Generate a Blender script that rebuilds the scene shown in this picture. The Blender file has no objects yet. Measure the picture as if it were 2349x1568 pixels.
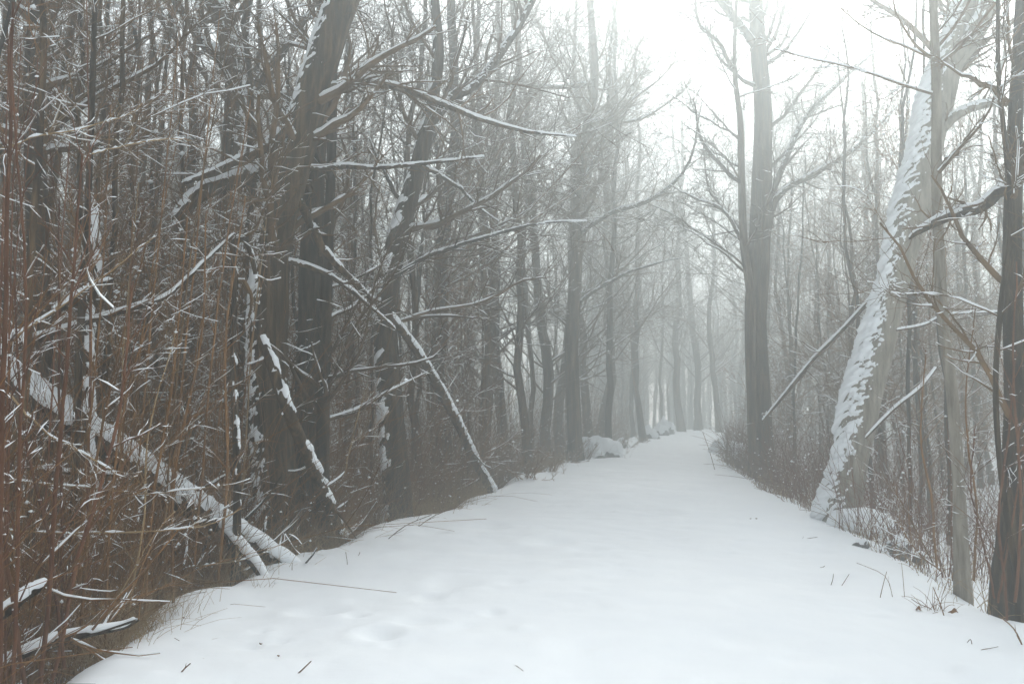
import bpy, math
import numpy as np

# ------------------------------------------------------------------ camera, sky, sun, exposure
scene = bpy.context.scene
COL = scene.collection
CAM_H = 1.5
W, H = 2349.0, 1568.0            # working frame for measuring directions
F = 2283.0                       # focal length in those units (35 mm lens)
HORIZON = 925.5
PITCH = math.atan((HORIZON - H / 2) / F)
cam_d = bpy.data.cameras.new('camera')
cam_d.sensor_width = 36.0
cam_d.lens = 36.0 * F / W
cam_d.clip_start = 0.05
cam_d.clip_end = 1000
cam = bpy.data.objects.new('camera', cam_d)
COL.objects.link(cam)
cam.location = (0, 0, CAM_H)
cam.rotation_euler = (math.pi / 2 + PITCH, 0, 0)
scene.camera = cam

SUN_EL, SUN_AZ = math.radians(35), math.radians(21)     # azimuth from +Y towards +X
world = bpy.data.worlds.new('World')
scene.world = world
world.use_nodes = True
nt = world.node_tree
nt.nodes.clear()
sky = nt.nodes.new('ShaderNodeTexSky')
sky.sky_type = 'NISHITA'
sky.sun_disc = False
sky.sun_elevation = SUN_EL
sky.sun_rotation = SUN_AZ
sky.dust_density = 1.2
hs = nt.nodes.new('ShaderNodeHueSaturation')            # snow cloud: grey-white sky
hs.inputs['Saturation'].default_value = 0.22
bg = nt.nodes.new('ShaderNodeBackground')
bg.inputs['Strength'].default_value = 0.15
wo = nt.nodes.new('ShaderNodeOutputWorld')
nt.links.new(sky.outputs[0], hs.inputs['Color'])
nt.links.new(hs.outputs[0], bg.inputs[0])
nt.links.new(bg.outputs[0], wo.inputs[0])

sun_d = bpy.data.lights.new('sun', 'SUN')
sun_d.energy = 1.5
sun_d.angle = math.radians(22)
sun_d.color = (1.0, 0.98, 0.95)
sun = bpy.data.objects.new('sun', sun_d)
COL.objects.link(sun)
sun.rotation_euler = (math.pi / 2 - SUN_EL, 0, math.pi - SUN_AZ)

vs = scene.view_settings
vs.view_transform = 'Standard'
vs.look = 'None'
vs.gamma = 1.0
vs.use_curve_mapping = False
vs.exposure = 0.9
cy = scene.cycles
cy.use_denoising = True
cy.max_bounces = 5
cy.diffuse_bounces = 3
cy.glossy_bounces = 1
cy.transmission_bounces = 1
cy.volume_bounces = 1
cy.transparent_max_bounces = 8
cy.caustics_reflective = False
cy.caustics_refractive = False
cy.sample_clamp_indirect = 6.0
HAZE_DENSITY = 0.0215

# ------------------------------------------------------------------ helpers
rng = np.random.default_rng(7)
Z = np.array([0, 0, 1.0])


def at(u, v, Y):
    """point at distance Y in front of the camera along a measured direction"""
    a, b = (u - W / 2) / F, (H / 2 - v) / F
    c, s = math.cos(PITCH), math.sin(PITCH)
    d = np.array([a, c - b * s, s + b * c])
    return np.array([0, 0, CAM_H]) + d * (Y / d[1])


def on_ground(u, v, h=0.0):
    a, b = (u - W / 2) / F, (H / 2 - v) / F
    c, s = math.cos(PITCH), math.sin(PITCH)
    d = np.array([a, c - b * s, s + b * c])
    return np.array([0, 0, CAM_H]) + d * ((h - CAM_H) / d[2])


_tab = np.random.default_rng(99).random((256, 256))


def vnoise(x, y):
    x = np.asarray(x, float); y = np.asarray(y, float)
    xi = np.floor(x).astype(int); yi = np.floor(y).astype(int)
    fx = x - xi; fy = y - yi
    fx = fx * fx * (3 - 2 * fx); fy = fy * fy * (3 - 2 * fy)
    g = lambda i, j: _tab[i & 255, j & 255]
    return (g(xi, yi) * (1 - fx) * (1 - fy) + g(xi + 1, yi) * fx * (1 - fy)
            + g(xi, yi + 1) * (1 - fx) * fy + g(xi + 1, yi + 1) * fx * fy) * 2 - 1


def fbm(x, y, o=3):
    r = 0; a = 1.0
    for k in range(o):
        r = r + a * vnoise(x * 2 ** k + 17.3 * k, y * 2 ** k + 5.1 * k)
        a *= 0.5
    return r


def sstep(a, b, x):
    t = np.clip((x - a) / (b - a), 0, 1)
    return t * t * (3 - 2 * t)


def norm(v):
    return v / np.maximum(np.linalg.norm(v, axis=-1, keepdims=True), 1e-9)


class MB:
    """collects quads / triangles and links them as ONE mesh object"""
    def __init__(self):
        self.v = []; self.f = []; self.n = 0; self.mi = []

    def add(self, verts, faces):
        self.v.append(np.asarray(verts, float).reshape(-1, 3))
        self.f.append(np.asarray(faces, int) + self.n)
        self.n += len(self.v[-1])
        return self

    def tubes(self, P, R, s=3, cap=False):
        P = np.asarray(P, float); R = np.asarray(R, float)
        if P.ndim == 2:
            P = P[None]; R = R[None]
        N, m, _ = P.shape
        if N == 0:
            return self
        T = np.empty_like(P)
        T[:, 1:-1] = P[:, 2:] - P[:, :-2]
        T[:, 0] = P[:, 1] - P[:, 0]
        T[:, -1] = P[:, -1] - P[:, -2]
        T = norm(T)
        mean = norm(T.mean(1))
        ref = np.where(np.abs(mean[:, 2:3]) > 0.75, np.array([[1.0, 0.13, 0]]), np.array([[0, 0.07, 1.0]]))
        U = norm(np.cross(T, ref[:, None, :])); V = np.cross(T, U)
        a = np.arange(s) * 2 * math.pi / s
        ring = (np.cos(a)[None, None, :, None] * U[:, :, None, :] + np.sin(a)[None, None, :, None] * V[:, :, None, :])
        RR = R[:, :, None, None] if R.ndim == 2 else R[:, :, :, None]
        verts = P[:, :, None, :] + ring * RR
        base = (np.arange(N) * m * s)[:, None, None] + (np.arange(m - 1) * s)[None, :, None]
        j = np.arange(s)[None, None, :]; k = (j + 1) % s
        faces = np.stack([base + j, base + k, base + k + s, base + j + s], -1).reshape(-1, 4)
        self.add(verts, faces)
        if cap:
            for e in (0, m - 1):
                c = P[:, e]
                off = self.n
                self.v.append(c); self.n += N
                b = off - N * m * s + (np.arange(N) * m * s)[:, None] + e * s
                jj = np.arange(s)[None, :]; kk = (jj + 1) % s
                ci = off + np.arange(N)[:, None] + 0 * jj
                t = np.stack([b + jj, b + kk, ci, ci], -1).reshape(-1, 4)
                self.f.append(t)
        return self

    def blobs(self, C, R):
        """small lumpy octahedra"""
        C = np.asarray(C, float).reshape(-1, 3); N = len(C)
        if N == 0:
            return self
        R = np.broadcast_to(np.asarray(R, float).reshape(-1, 1), (N, 1))
        o = np.array([[1, 0, 0], [0, 1, 0], [-1, 0, 0], [0, -1, 0], [0, 0, .8], [0, 0, -.6]], float)
        q = o[None] * R[:, :, None] * rng.uniform(.6, 1.4, (N, 6, 1)) + C[:, None]
        t = np.array([[0, 1, 4, 4], [1, 2, 4, 4], [2, 3, 4, 4], [3, 0, 4, 4], [1, 0, 5, 5], [2, 1, 5, 5], [3, 2, 5, 5], [0, 3, 5, 5]])
        self.add(q, (np.arange(N)[:, None, None] * 6 + t[None]).reshape(-1, 4))
        return self

    def mesh(self, name, mat, smooth=True):
        v = np.concatenate(self.v); f = np.concatenate(self.f)
        tri = f[:, 2] == f[:, 3]
        fq, ft = f[~tri], f[tri][:, :3]
        loops = np.concatenate([fq.ravel(), ft.ravel()]).astype(np.int32)
        starts = np.concatenate([np.arange(len(fq)) * 4, len(fq) * 4 + np.arange(len(ft)) * 3]).astype(np.int32)
        me = bpy.data.meshes.new(name)
        me.vertices.add(len(v)); me.vertices.foreach_set('co', v.astype(np.float32).ravel())
        me.loops.add(len(loops)); me.loops.foreach_set('vertex_index', loops)
        me.polygons.add(len(starts)); me.polygons.foreach_set('loop_start', starts)
        me.polygons.foreach_set('use_smooth', np.full(len(starts), smooth))
        me.update(calc_edges=True)
        me.materials.append(mat)
        return me

    def build(self, name, mat, parent=None, smooth=True):
        if not self.v:
            return None
        return link(name, self.mesh(name, mat, smooth), parent)


def link(name, data, parent=None):
    o = bpy.data.objects.new(name, data)
    COL.objects.link(o)
    if parent is not None:
        o.parent = parent
    return o


def tag(o, label=None, cat=None, group=None, kind=None):
    if label: o['label'] = label
    if cat: o['category'] = cat
    if group: o['group'] = group
    if kind: o['kind'] = kind
    return o


def empty(name, loc=(0, 0, 0), rz=0.0, sc=1.0):
    o = link(name, None)
    o.location = loc; o.rotation_euler = (0, 0, rz); o.scale = (sc, sc, sc)
    return o


# ------------------------------------------------------------------ materials
def material(name, build):
    m = bpy.data.materials.new(name)
    m.use_nodes = True
    t = m.node_tree
    p = t.nodes['Principled BSDF']
    p.inputs['Roughness'].default_value = 0.9
    p.inputs['Specular IOR Level'].default_value = 0.15
    build(t, p)
    return m


def noise_ramp(t, p, cols, scale, stretch=(1, 1, 1), detail=6, bump=0.0, dist=0.02, rand=0.0, socket='Object'):
    tc = t.nodes.new('ShaderNodeTexCoord')
    mp = t.nodes.new('ShaderNodeMapping'); mp.inputs['Scale'].default_value = stretch
    nz = t.nodes.new('ShaderNodeTexNoise'); nz.inputs['Scale'].default_value = scale
    nz.inputs['Detail'].default_value = detail; nz.inputs['Roughness'].default_value = 0.65
    cr = t.nodes.new('ShaderNodeValToRGB')
    el = cr.color_ramp.elements
    for i, (pos, c) in enumerate(cols):
        e = el[i] if i < 2 else el.new(pos)
        e.position = pos; e.color = (*c, 1)
    t.links.new(tc.outputs[socket], mp.inputs[0]); t.links.new(mp.outputs[0], nz.inputs['Vector'])
    t.links.new(nz.outputs[0], cr.inputs[0])
    out = cr.outputs[0]
    if rand:
        oi = t.nodes.new('ShaderNodeObjectInfo')
        mr = t.nodes.new('ShaderNodeMapRange'); mr.inputs[3].default_value = 1 - rand; mr.inputs[4].default_value = 1 + rand
        t.links.new(oi.outputs['Random'], mr.inputs[0])
        hv = t.nodes.new('ShaderNodeHueSaturation'); t.links.new(mr.outputs[0], hv.inputs['Value'])
        t.links.new(out, hv.inputs['Color']); out = hv.outputs[0]
    t.links.new(out, p.inputs['Base Color'])
    if bump:
        b = t.nodes.new('ShaderNodeBump'); b.inputs['Strength'].default_value = bump; b.inputs['Distance'].default_value = dist
        t.links.new(nz.outputs[0], b.inputs['Height']); t.links.new(b.outputs[0], p.inputs['Normal'])


def snow_mat(t, p):
    p.inputs['Roughness'].default_value = 0.7
    noise_ramp(t, p, [(0.25, (.88, .90, .92)), (0.75, (.93, .945, .95))], 1.6, bump=0.35, dist=0.03, detail=9)


M = {}
M['snow'] = material('snow', snow_mat)
M['bark'] = material('grey_brown_bark', lambda t, p: noise_ramp(
    t, p, [(.36, (.022, .015, .009)), (.64, (.15, .096, .046)), (.5, (.064, .038, .017))], 7, (2.2, 2.2, .22), 8, .9, .05, .25))
M['bark_dark'] = material('dark_bark', lambda t, p: noise_ramp(
    t, p, [(.36, (.013, .009, .005)), (.64, (.10, .066, .035)), (.5, (.038, .024, .012))], 8, (2.2, 2.2, .25), 8, .9, .05, .2))
M['bark_pale'] = material('pale_bark', lambda t, p: noise_ramp(
    t, p, [(.32, (.13, .112, .088)), (.68, (.36, .32, .265)), (.5, (.24, .21, .17))], 9, (2, 2, .3), 7, .5, .02))
M['twig'] = material('brown_twig', lambda t, p: noise_ramp(
    t, p, [(.3, (.080, .038, .013)), (.7, (.29, .150, .056))], 3, rand=.3))
M['twig_grey'] = material('grey_twig', lambda t, p: noise_ramp(
    t, p, [(.3, (.052, .030, .013)), (.7, (.18, .108, .050))], 3, rand=.3))
M['red'] = material('red_brown_stem', lambda t, p: noise_ramp(
    t, p, [(.3, (.075, .030, .015)), (.7, (.19, .088, .045))], 4, rand=.3))
M['tan'] = material('tan_stem', lambda t, p: noise_ramp(
    t, p, [(.3, (.22, .145, .070)), (.7, (.40, .28, .15))], 4, rand=.2))
M['leaf'] = material('dead_leaf', lambda t, p: noise_ramp(
    t, p, [(.3, (.13, .06, .022)), (.7, (.28, .14, .05))], 6))
M['rock'] = material('grey_rock', lambda t, p: noise_ramp(
    t, p, [(.3, (.08, .075, .07)), (.7, (.24, .225, .21))], 5, bump=.8, dist=.03))


def ground_mat(t, p):
    snow_mat(t, p)
    old = p.inputs['Base Color'].links[0].from_socket
    at_ = t.nodes.new('ShaderNodeAttribute'); at_.attribute_name = 'litter'
    nz = t.nodes.new('ShaderNodeTexNoise'); nz.inputs['Scale'].default_value = 2.3; nz.inputs['Detail'].default_value = 7
    tc = t.nodes.new('ShaderNodeTexCoord'); t.links.new(tc.outputs['Object'], nz.inputs['Vector'])
    ad = t.nodes.new('ShaderNodeMath'); ad.operation = 'ADD'
    t.links.new(at_.outputs['Fac'], ad.inputs[0]); t.links.new(nz.outputs[0], ad.inputs[1])
    mr = t.nodes.new('ShaderNodeMapRange'); mr.inputs[1].default_value = .97; mr.inputs[2].default_value = 1.07
    t.links.new(ad.outputs[0], mr.inputs[0])
    mx = t.nodes.new('ShaderNodeMix'); mx.data_type = 'RGBA'
    t.links.new(mr.outputs[0], mx.inputs[0]); t.links.new(old, mx.inputs[6])
    mx.inputs[7].default_value = (.06, .036, .018, 1)
    t.links.new(mx.outputs[2], p.inputs['Base Color'])


M['ground'] = material('snow_with_leaf_litter', ground_mat)

# ------------------------------------------------------------------ terrain
LY = np.array([-20, 5.3, 7.1, 7.8, 8.3, 9.8, 10.7, 13.2, 13.6, 17.2, 22.2, 26.4, 32.8, 43, 58, 70, 140])
LX = np.array([-2.5, -2.42, -2.42, -2.6, -2.4, -2.29, -1.9, -1.45, -1.1, -0.45, .62, 1.42, 3.0, 5.0, 8.4, 12, 36])
RY = np.array([-20, 6.3, 8.4, 10.4, 13.2, 17.2, 20.8, 25, 58, 70, 140])
RX = np.array([3.6, 3.6, 3.75, 3.95, 4.2, 4.55, 5.0, 5.5, 12.6, 16, 40])


def xl(y): return np.interp(y, LY, LX)
def xr(y): return np.interp(y, RY, RX)


def gheight(x, y):
    x = np.asarray(x, float); y = np.asarray(y, float)
    dl = xl(y) - x; dr = x - xr(y)
    z = -0.22 - 1.0 * sstep(-.1, 2.4, dl) - 0.42 * sstep(0, 3.2, dr)
    out = np.maximum(sstep(0.2, 2, dl), sstep(0.2, 2, dr))
    z = z + out * (0.16 * fbm(x * .35, y * .35) + 0.05 * fbm(x * 1.7 + 9, y * 1.7))
    z = z - 0.9 * sstep(58, 70, y) * sstep(-3, 1, np.minimum(-dl, -dr))
    return z


def grid_mesh(name, X, Y, Zz, mat, attr=None):
    n, m = X.shape
    i = np.arange(n - 1)[:, None] * m + np.arange(m - 1)[None, :]
    mb = MB().add(np.stack([X, Y, Zz], -1), np.stack([i, i + 1, i + m + 1, i + m], -1).reshape(-1, 4))
    o = mb.build(name, mat)
    if attr is not None:
        a = o.data.attributes.new('litter', 'FLOAT', 'POINT')
        a.data.foreach_set('value', attr.astype(np.float32).ravel())
    return o


gy = np.concatenate([np.linspace(-18, 2, 30), np.linspace(2.2, 30, 220), np.linspace(30.4, 80, 130), np.linspace(81, 125, 30)])
gx = np.concatenate([np.linspace(-90, -26, 40), np.linspace(-25.6, 25.6, 330), np.linspace(26, 90, 40)])
GX, GY = np.meshgrid(gx, gy)
GZ = gheight(GX, GY)
dl, dr = xl(GY) - GX, GX - xr(GY)
lit = 0.60 * sstep(.35, 2.2, dl) * (1 - .35 * sstep(5, 14, dl)) + 0.34 * sstep(1.0, 3.0, dr)
tag(grid_mesh('ground', GX, GY, GZ, M['ground'], lit), kind='structure')

# the snow-covered path: a raised bank with soft drifted edges, old dents and footprints
py = np.concatenate([np.arange(-6, 3, .3), np.arange(3, 14, .055), np.arange(14, 30, .12), np.arange(30, 68, .4)])
pt = np.linspace(0, 1, 150)
pt = np.concatenate([[-.16, -.13, -.10, -.075, -.055, -.04, -.028, -.018, -.009], pt, [1.01, 1.02, 1.035, 1.055, 1.085, 1.12, 1.16]])
PT, PY = np.meshgrid(pt, py)
le = xl(PY) + .13 * fbm(PY * .9, 3.3 + 0 * PY) + .05 * vnoise(PY * 3.1, 8.8 + 0 * PY)
re = xr(PY) + .22 * fbm(PY * .6, 40.3 + 0 * PY)
PX = le + (re - le) * PT
wl = -(PX - le); wr = PX - re
PZ = 0.035 * np.sin(np.clip(PT, 0, 1) * math.pi)
PZ += .03 * fbm(PX * .8, PY * .8) + .008 * fbm(PX * 3, PY * 3, 4) + .05 * sstep(.7, .05, np.abs(wl + .15)) * (.5 + vnoise(PY * 1.3, PX * .2))
PZ -= np.where(wl > -.25, .62 * ((wl + .25) / .75) ** 2 * np.sign(wl + .25), 0)
PZ -= np.where(wr > -.4, .40 * ((wr + .4) / .9) ** 2, 0)
PZ -= 1.2 * sstep(57, 68, PY)
dents = [(730, 1405, .16, .05), (815, 1420, .07, .04), (870, 1466, .12, .075), (900, 1490, .06, .03), (1035, 1345, .18, .04), (1175, 1345, .09, .03),
         (985, 1375, .10, .03), (950, 1440, .14, .04), (1130, 1410, .07, .03), (690, 1445, .14, .03), (600, 1460, .05, .03), (1260, 1250, .22, .04), (1350, 1265, .16, .03),
         (1120, 1215, .2, .04), (1000, 1230, .2, .03), (1500, 1180, .3, .03), (640, 1480, .06, .03), (1560, 1330, .15, .018), (1700, 1480, .12, .02), (1330, 1500, .16, .02)]
for u, v, r, d in dents:
    c = on_ground(u, v)
    q = ((PX - c[0]) ** 2 + ((PY - c[1]) / 1.4) ** 2) / r ** 2
    d *= .6
    PZ -= d * np.exp(-q) - d * .35 * np.exp(-(np.sqrt(q) - 1.5) ** 2 * 4)
g0 = np.random.default_rng(5)
for k in range(150):                       # clumps dropped from the branches, small pits
    cy_ = 5 + 13 * g0.random() ** 1.3
    side = g0.random()
    cx_ = xl(cy_) + .1 + abs(g0.normal()) * .7 if side < .4 else xr(cy_) - .1 - abs(g0.normal()) * .8 if side < .75 else g0.uniform(xl(cy_), xr(cy_))
    r_ = g0.uniform(.035, .09); a0, a1 = np.searchsorted(py, [cy_ - .4, cy_ + .4])
    sl = slice(a0, a1)
    PZ[sl] += g0.choice([-.014, .012, .02, -.01]) * np.exp(-((PX[sl] - cx_) ** 2 + (PY[sl] - cy_) ** 2) / r_ ** 2)
tag(grid_mesh('path', PX, PY, PZ, M['snow']), kind='structure')


def surf(x, y):
    """height of whatever snow one stands on"""
    x = float(x); y = float(y)
    if xl(y) + .2 < x < xr(y) - .3 and y < 58:
        return 0.02
    return float(max(gheight(x, y), -9))


# ------------------------------------------------------------------ branch growing
def grow(P, R, K, t0, t1, a0, a1, L, m, up=0.0, wander=.15, rf=.6, rmax=9, rmin=.0015, flat=0.0, g=None, wlen=True):
    """K side branches on the tubes P,R; L: function of (t, n) -> length"""
    g = g or rng
    N, m0, _ = P.shape
    pi = g.integers(0, N, K)
    if wlen and N > 1:
        ln = np.linalg.norm(P[:, -1] - P[:, 0], axis=1); pi = g.choice(N, K, p=ln / ln.sum())
    t = g.uniform(t0, t1, K)
    x = t * (m0 - 1); i = np.minimum(x.astype(int), m0 - 2); f = (x - i)[:, None]
    pos = P[pi, i] * (1 - f) + P[pi, i + 1] * f
    tan = norm(P[pi, i + 1] - P[pi, i])
    rad = R[pi, i] * (1 - f[:, 0]) + R[pi, i + 1] * f[:, 0]
    rnd = g.normal(size=(K, 3)); rnd[:, 2] *= 1 - flat
    perp = norm(rnd - tan * (rnd * tan).sum(1, keepdims=True))
    a = g.uniform(a0, a1, K)[:, None]
    d = norm(tan * np.cos(a) + perp * np.sin(a))
    ln = L(t, K, np.linalg.norm(P[pi, -1] - P[pi, 0], axis=1))
    r0 = np.clip(rad * rf * g.uniform(.6, 1, K), rmin, rmax)
    Q = np.empty((K, m, 3)); Q[:, 0] = pos
    for k in range(1, m):
        d = norm(d + g.normal(size=(K, 3)) * wander + Z * up)
        Q[:, k] = Q[:, k - 1] + d * (ln / (m - 1))[:, None]
    QR = r0[:, None] * np.linspace(1, .3, m)[None]
    return Q, np.maximum(QR, rmin * .6)


def snow_on(mb, P, R, s=3, amount=.75, thick=.9, base=.004, g=None, seg=None):
    """snow lying along the upper side of branches, broken into runs"""
    g = g or rng
    N, m, _ = P.shape
    if N == 0: return
    T = np.gradient(P, axis=1); T = norm(T)
    hor = np.sqrt(np.maximum(0, 1 - T[..., 2] ** 2))
    mask = (g.random((N, m)) < amount) * sstep(.6, .9, hor)
    r = (R * thick + base) * mask * g.uniform(.7, 1.2, (N, m))
    Q = P + Z * (R * .75 + r * .35)[..., None]
    keep = mask.max(1) > 0
    mb.tubes(Q[keep], np.maximum(r[keep], .0003), s)


def shell(mb, P, R, s, direction, thick=.03, cover=.25, nscale=6, seed=0, brk=.45, lowf=.5, highf=.8):
    """snow plastered on the side of a thick tube that faces `direction`"""
    P = np.asarray(P, float); R = np.asarray(R, float)
    # resample finely
    d = np.r_[0, np.cumsum(np.linalg.norm(np.diff(P, axis=0), axis=1))]
    n = max(8, min(900, int(d[-1] / (.013 if s > 40 else .025))))
    x = np.linspace(0, d[-1], n)
    Q = np.stack([np.interp(x, d, P[:, k]) for k in range(3)], 1); QR = np.interp(x, d, R)
    T = norm(np.gradient(Q, axis=0))
    mean = norm(T.mean(0)[None])[0]
    ref = np.array([1.0, .13, 0]) if abs(mean[2]) > .75 else np.array([0, .07, 1.0])
    U = norm(np.cross(T, ref[None])); V = np.cross(T, U)
    a = np.arange(s) * 2 * math.pi / s
    ring = np.cos(a)[None, :, None] * U[:, None] + np.sin(a)[None, :, None] * V[:, None]
    dd = norm(np.asarray(direction, float)[None])[0]
    face = (ring * dd).sum(-1)
    wr = (1 + np.cos(a))[None] * QR.mean() * nscale * 1.5; wq = (1 + np.sin(a))[None] * QR.mean() * nscale * 1.5
    nz = fbm(x[:, None] * nscale * .8 + seed * 3.7 + wr, wq + seed + 0 * x[:, None], 2) * lowf + highf * fbm(x[:, None] * nscale * 3 + seed + wr * 3, wq * 3 + 0 * x[:, None], 3)
    th = np.clip((face - cover + nz * brk) * 1.3, -1, 1)
    off = np.where(th > 0, thick * np.maximum(th, 0) ** .8, -.012 - .02 * np.minimum(1, -th * 2))
    off[0] = off[-1] = -.02
    mb.tubes(Q[None], (QR[:, None] + off)[None], s)


def smooth_line(pts, n):
    """Catmull-Rom through pts (k,c) -> n points"""
    p = np.asarray(pts, float)
    p = np.concatenate([[2 * p[0] - p[1]], p, [2 * p[-1] - p[-2]]])
    k = len(p) - 3
    x = np.linspace(0, k - 1e-6, n); i = x.astype(int); t = (x - i)[:, None]
    a, b, c, d = p[i], p[i + 1], p[i + 2], p[i + 3]
    return .5 * (2 * b + (c - a) * t + (2 * a - 5 * b + 4 * c - d) * t * t + (3 * b - a - 3 * c + d) * t ** 3)


def rough(R, s, amp, seed=0):
    """bark ridges: radius varies round the trunk"""
    n = len(R)
    a = np.arange(s)
    return R[:, None] * (1 + amp * fbm(a[None] * .9 + seed * 11.3, np.arange(n)[:, None] * .23 + seed, 3))


# ------------------------------------------------------------------ wood tree kinds (shared meshes)
def tree_meshes(k, height, r0, lean, nb, low=.12, twigs=900, dead=False, mat='bark', tmat='twig_grey', upb=.10, wide=1.0, tk=1.0):
    g = np.random.default_rng(100 + k)
    m = 22
    t = np.linspace(0, 1, m)
    wob = np.cumsum(g.normal(size=(m, 2)), 0) * height * .0045
    wob -= wob[0]
    P = np.stack([wob[:, 0] + lean * height * t ** 1.5, wob[:, 1], t * height - .25], 1)
    R = r0 * (1 - t) ** .75 * .92 + .012
    R[0] *= 1.5; R[1] *= 1.12
    tr = MB().tubes(P[None], rough(R, 9, .09, k)[None], 9)
    P1 = P[None]; R1 = R[None]
    # forks, then limbs
    B1, r1 = grow(P1, R1, nb, low, .97, math.radians(35), math.radians(82),
                  lambda t, n, l: wide * height * (.10 + .20 * (1 - t)) * g.uniform(.4, 1.1, n), 9, upb, .13, .32, .034, .005, g=g)
    B2, r2 = grow(B1, r1, nb * 9, .15, 1, math.radians(25), math.radians(70),
                  lambda t, n, l: np.maximum(l, .5) * g.uniform(.2, .55, n) * (1.1 - .6 * t), 6, .04, .17, .55, .02 * tk, .0042 * tk, flat=.3, g=g)
    B3, r3 = grow(B2, r2, twigs, .1, 1, math.radians(25), math.radians(65),
                  lambda t, n, l: np.maximum(l, .3) * g.uniform(.25, .7, n), 4, .02, .2, .6, .008 * tk, .0034 * tk, flat=.3, g=g)
    cr = MB().tubes(B1, r1, 5).tubes(B2, r2, 4).tubes(B3, r3, 3)
    sn = MB()
    snow_on(sn, B1, r1, 4, .6, .85, .004, g)
    snow_on(sn, B2, r2, 3, .35, .8, .004, g)
    sel = g.random(len(B3)) < .12
    snow_on(sn, B3[sel], r3[sel], 3, .6, .9, .0042, g)
    c = B2[g.integers(0, len(B2), 60), 1]
    sn.blobs(c, g.uniform(.012, .035, len(c)))
    return tr.mesh('trunk', M[mat]), cr.mesh('crown', M[tmat]), sn.mesh('snow', M['snow'])


KINDS = [
    tree_meshes(0, 15, .13, .03, 40, twigs=1300),
    tree_meshes(1, 17, .17, -.05, 44, twigs=1500),
    tree_meshes(2, 13, .09, .04, 40, twigs=1300),
    tree_meshes(3, 16, .15, .0, 40, low=.15, twigs=1300),
    tree_meshes(4, 12, .075, -.04, 40, twigs=1300, mat='bark_dark'),
    tree_meshes(5, 18, .20, .04, 40, low=.22, twigs=1200, mat='bark_dark'),
    tree_meshes(6, 11, .06, .02, 34, low=.08, twigs=1000, tmat='twig'),
    tree_meshes(7, 14, .11, -.02, 44, low=.1, twigs=1500, tmat='twig'),
    tree_meshes(8, 9, .032, .03, 46, low=.1, twigs=1300, tmat='twig', mat='bark_dark'),
    tree_meshes(9, 8, .026, -.05, 44, low=.1, twigs=1300, tmat='twig', mat='bark_dark'),
    tree_meshes(10, 10, .04, .0, 46, low=.08, twigs=1400, tmat='twig', mat='bark'),
    tree_meshes(11, 16, .10, .05, 40, low=.3, twigs=2400, wide=1.6, upb=.05, tk=1.6),
    tree_meshes(12, 14, .075, -.04, 38, low=.25, twigs=2200, wide=1.6, upb=.05, tk=1.6),
    tree_meshes(13, 19, .13, .03, 46, low=.3, twigs=2600, wide=2.3, upb=.02, tk=1.5),
    tree_meshes(14, 10, .026, .015, 16, low=.3, twigs=260, tmat='twig', mat='bark_dark', upb=.25, wide=.6),
    tree_meshes(15, 8, .020, -.02, 14, low=.3, twigs=220, tmat='twig', mat='bark', upb=.25, wide=.6),
]


def wood_tree(x, y, kind, sc, rz, label, group=None, name='bare_tree'):
    o = empty(name, (x, y, surf(x, y)), rz, sc)
    tr, cr, sn = KINDS[kind]
    link('trunk', tr, o); link('crown', cr, o); link('snow', sn, o)
    return tag(o, label, 'tree', group)


# ------------------------------------------------------------------ trees one can single out
def px_line(pts, n):
    """pts: (u, v, Y, radius) -> smooth centre line and radii"""
    a = np.array([np.r_[at(u, v, Y), r] for u, v, Y, r in pts])
    s = smooth_line(a, n)
    return s[:, :3], np.maximum(s[:, 3], .003)


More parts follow.
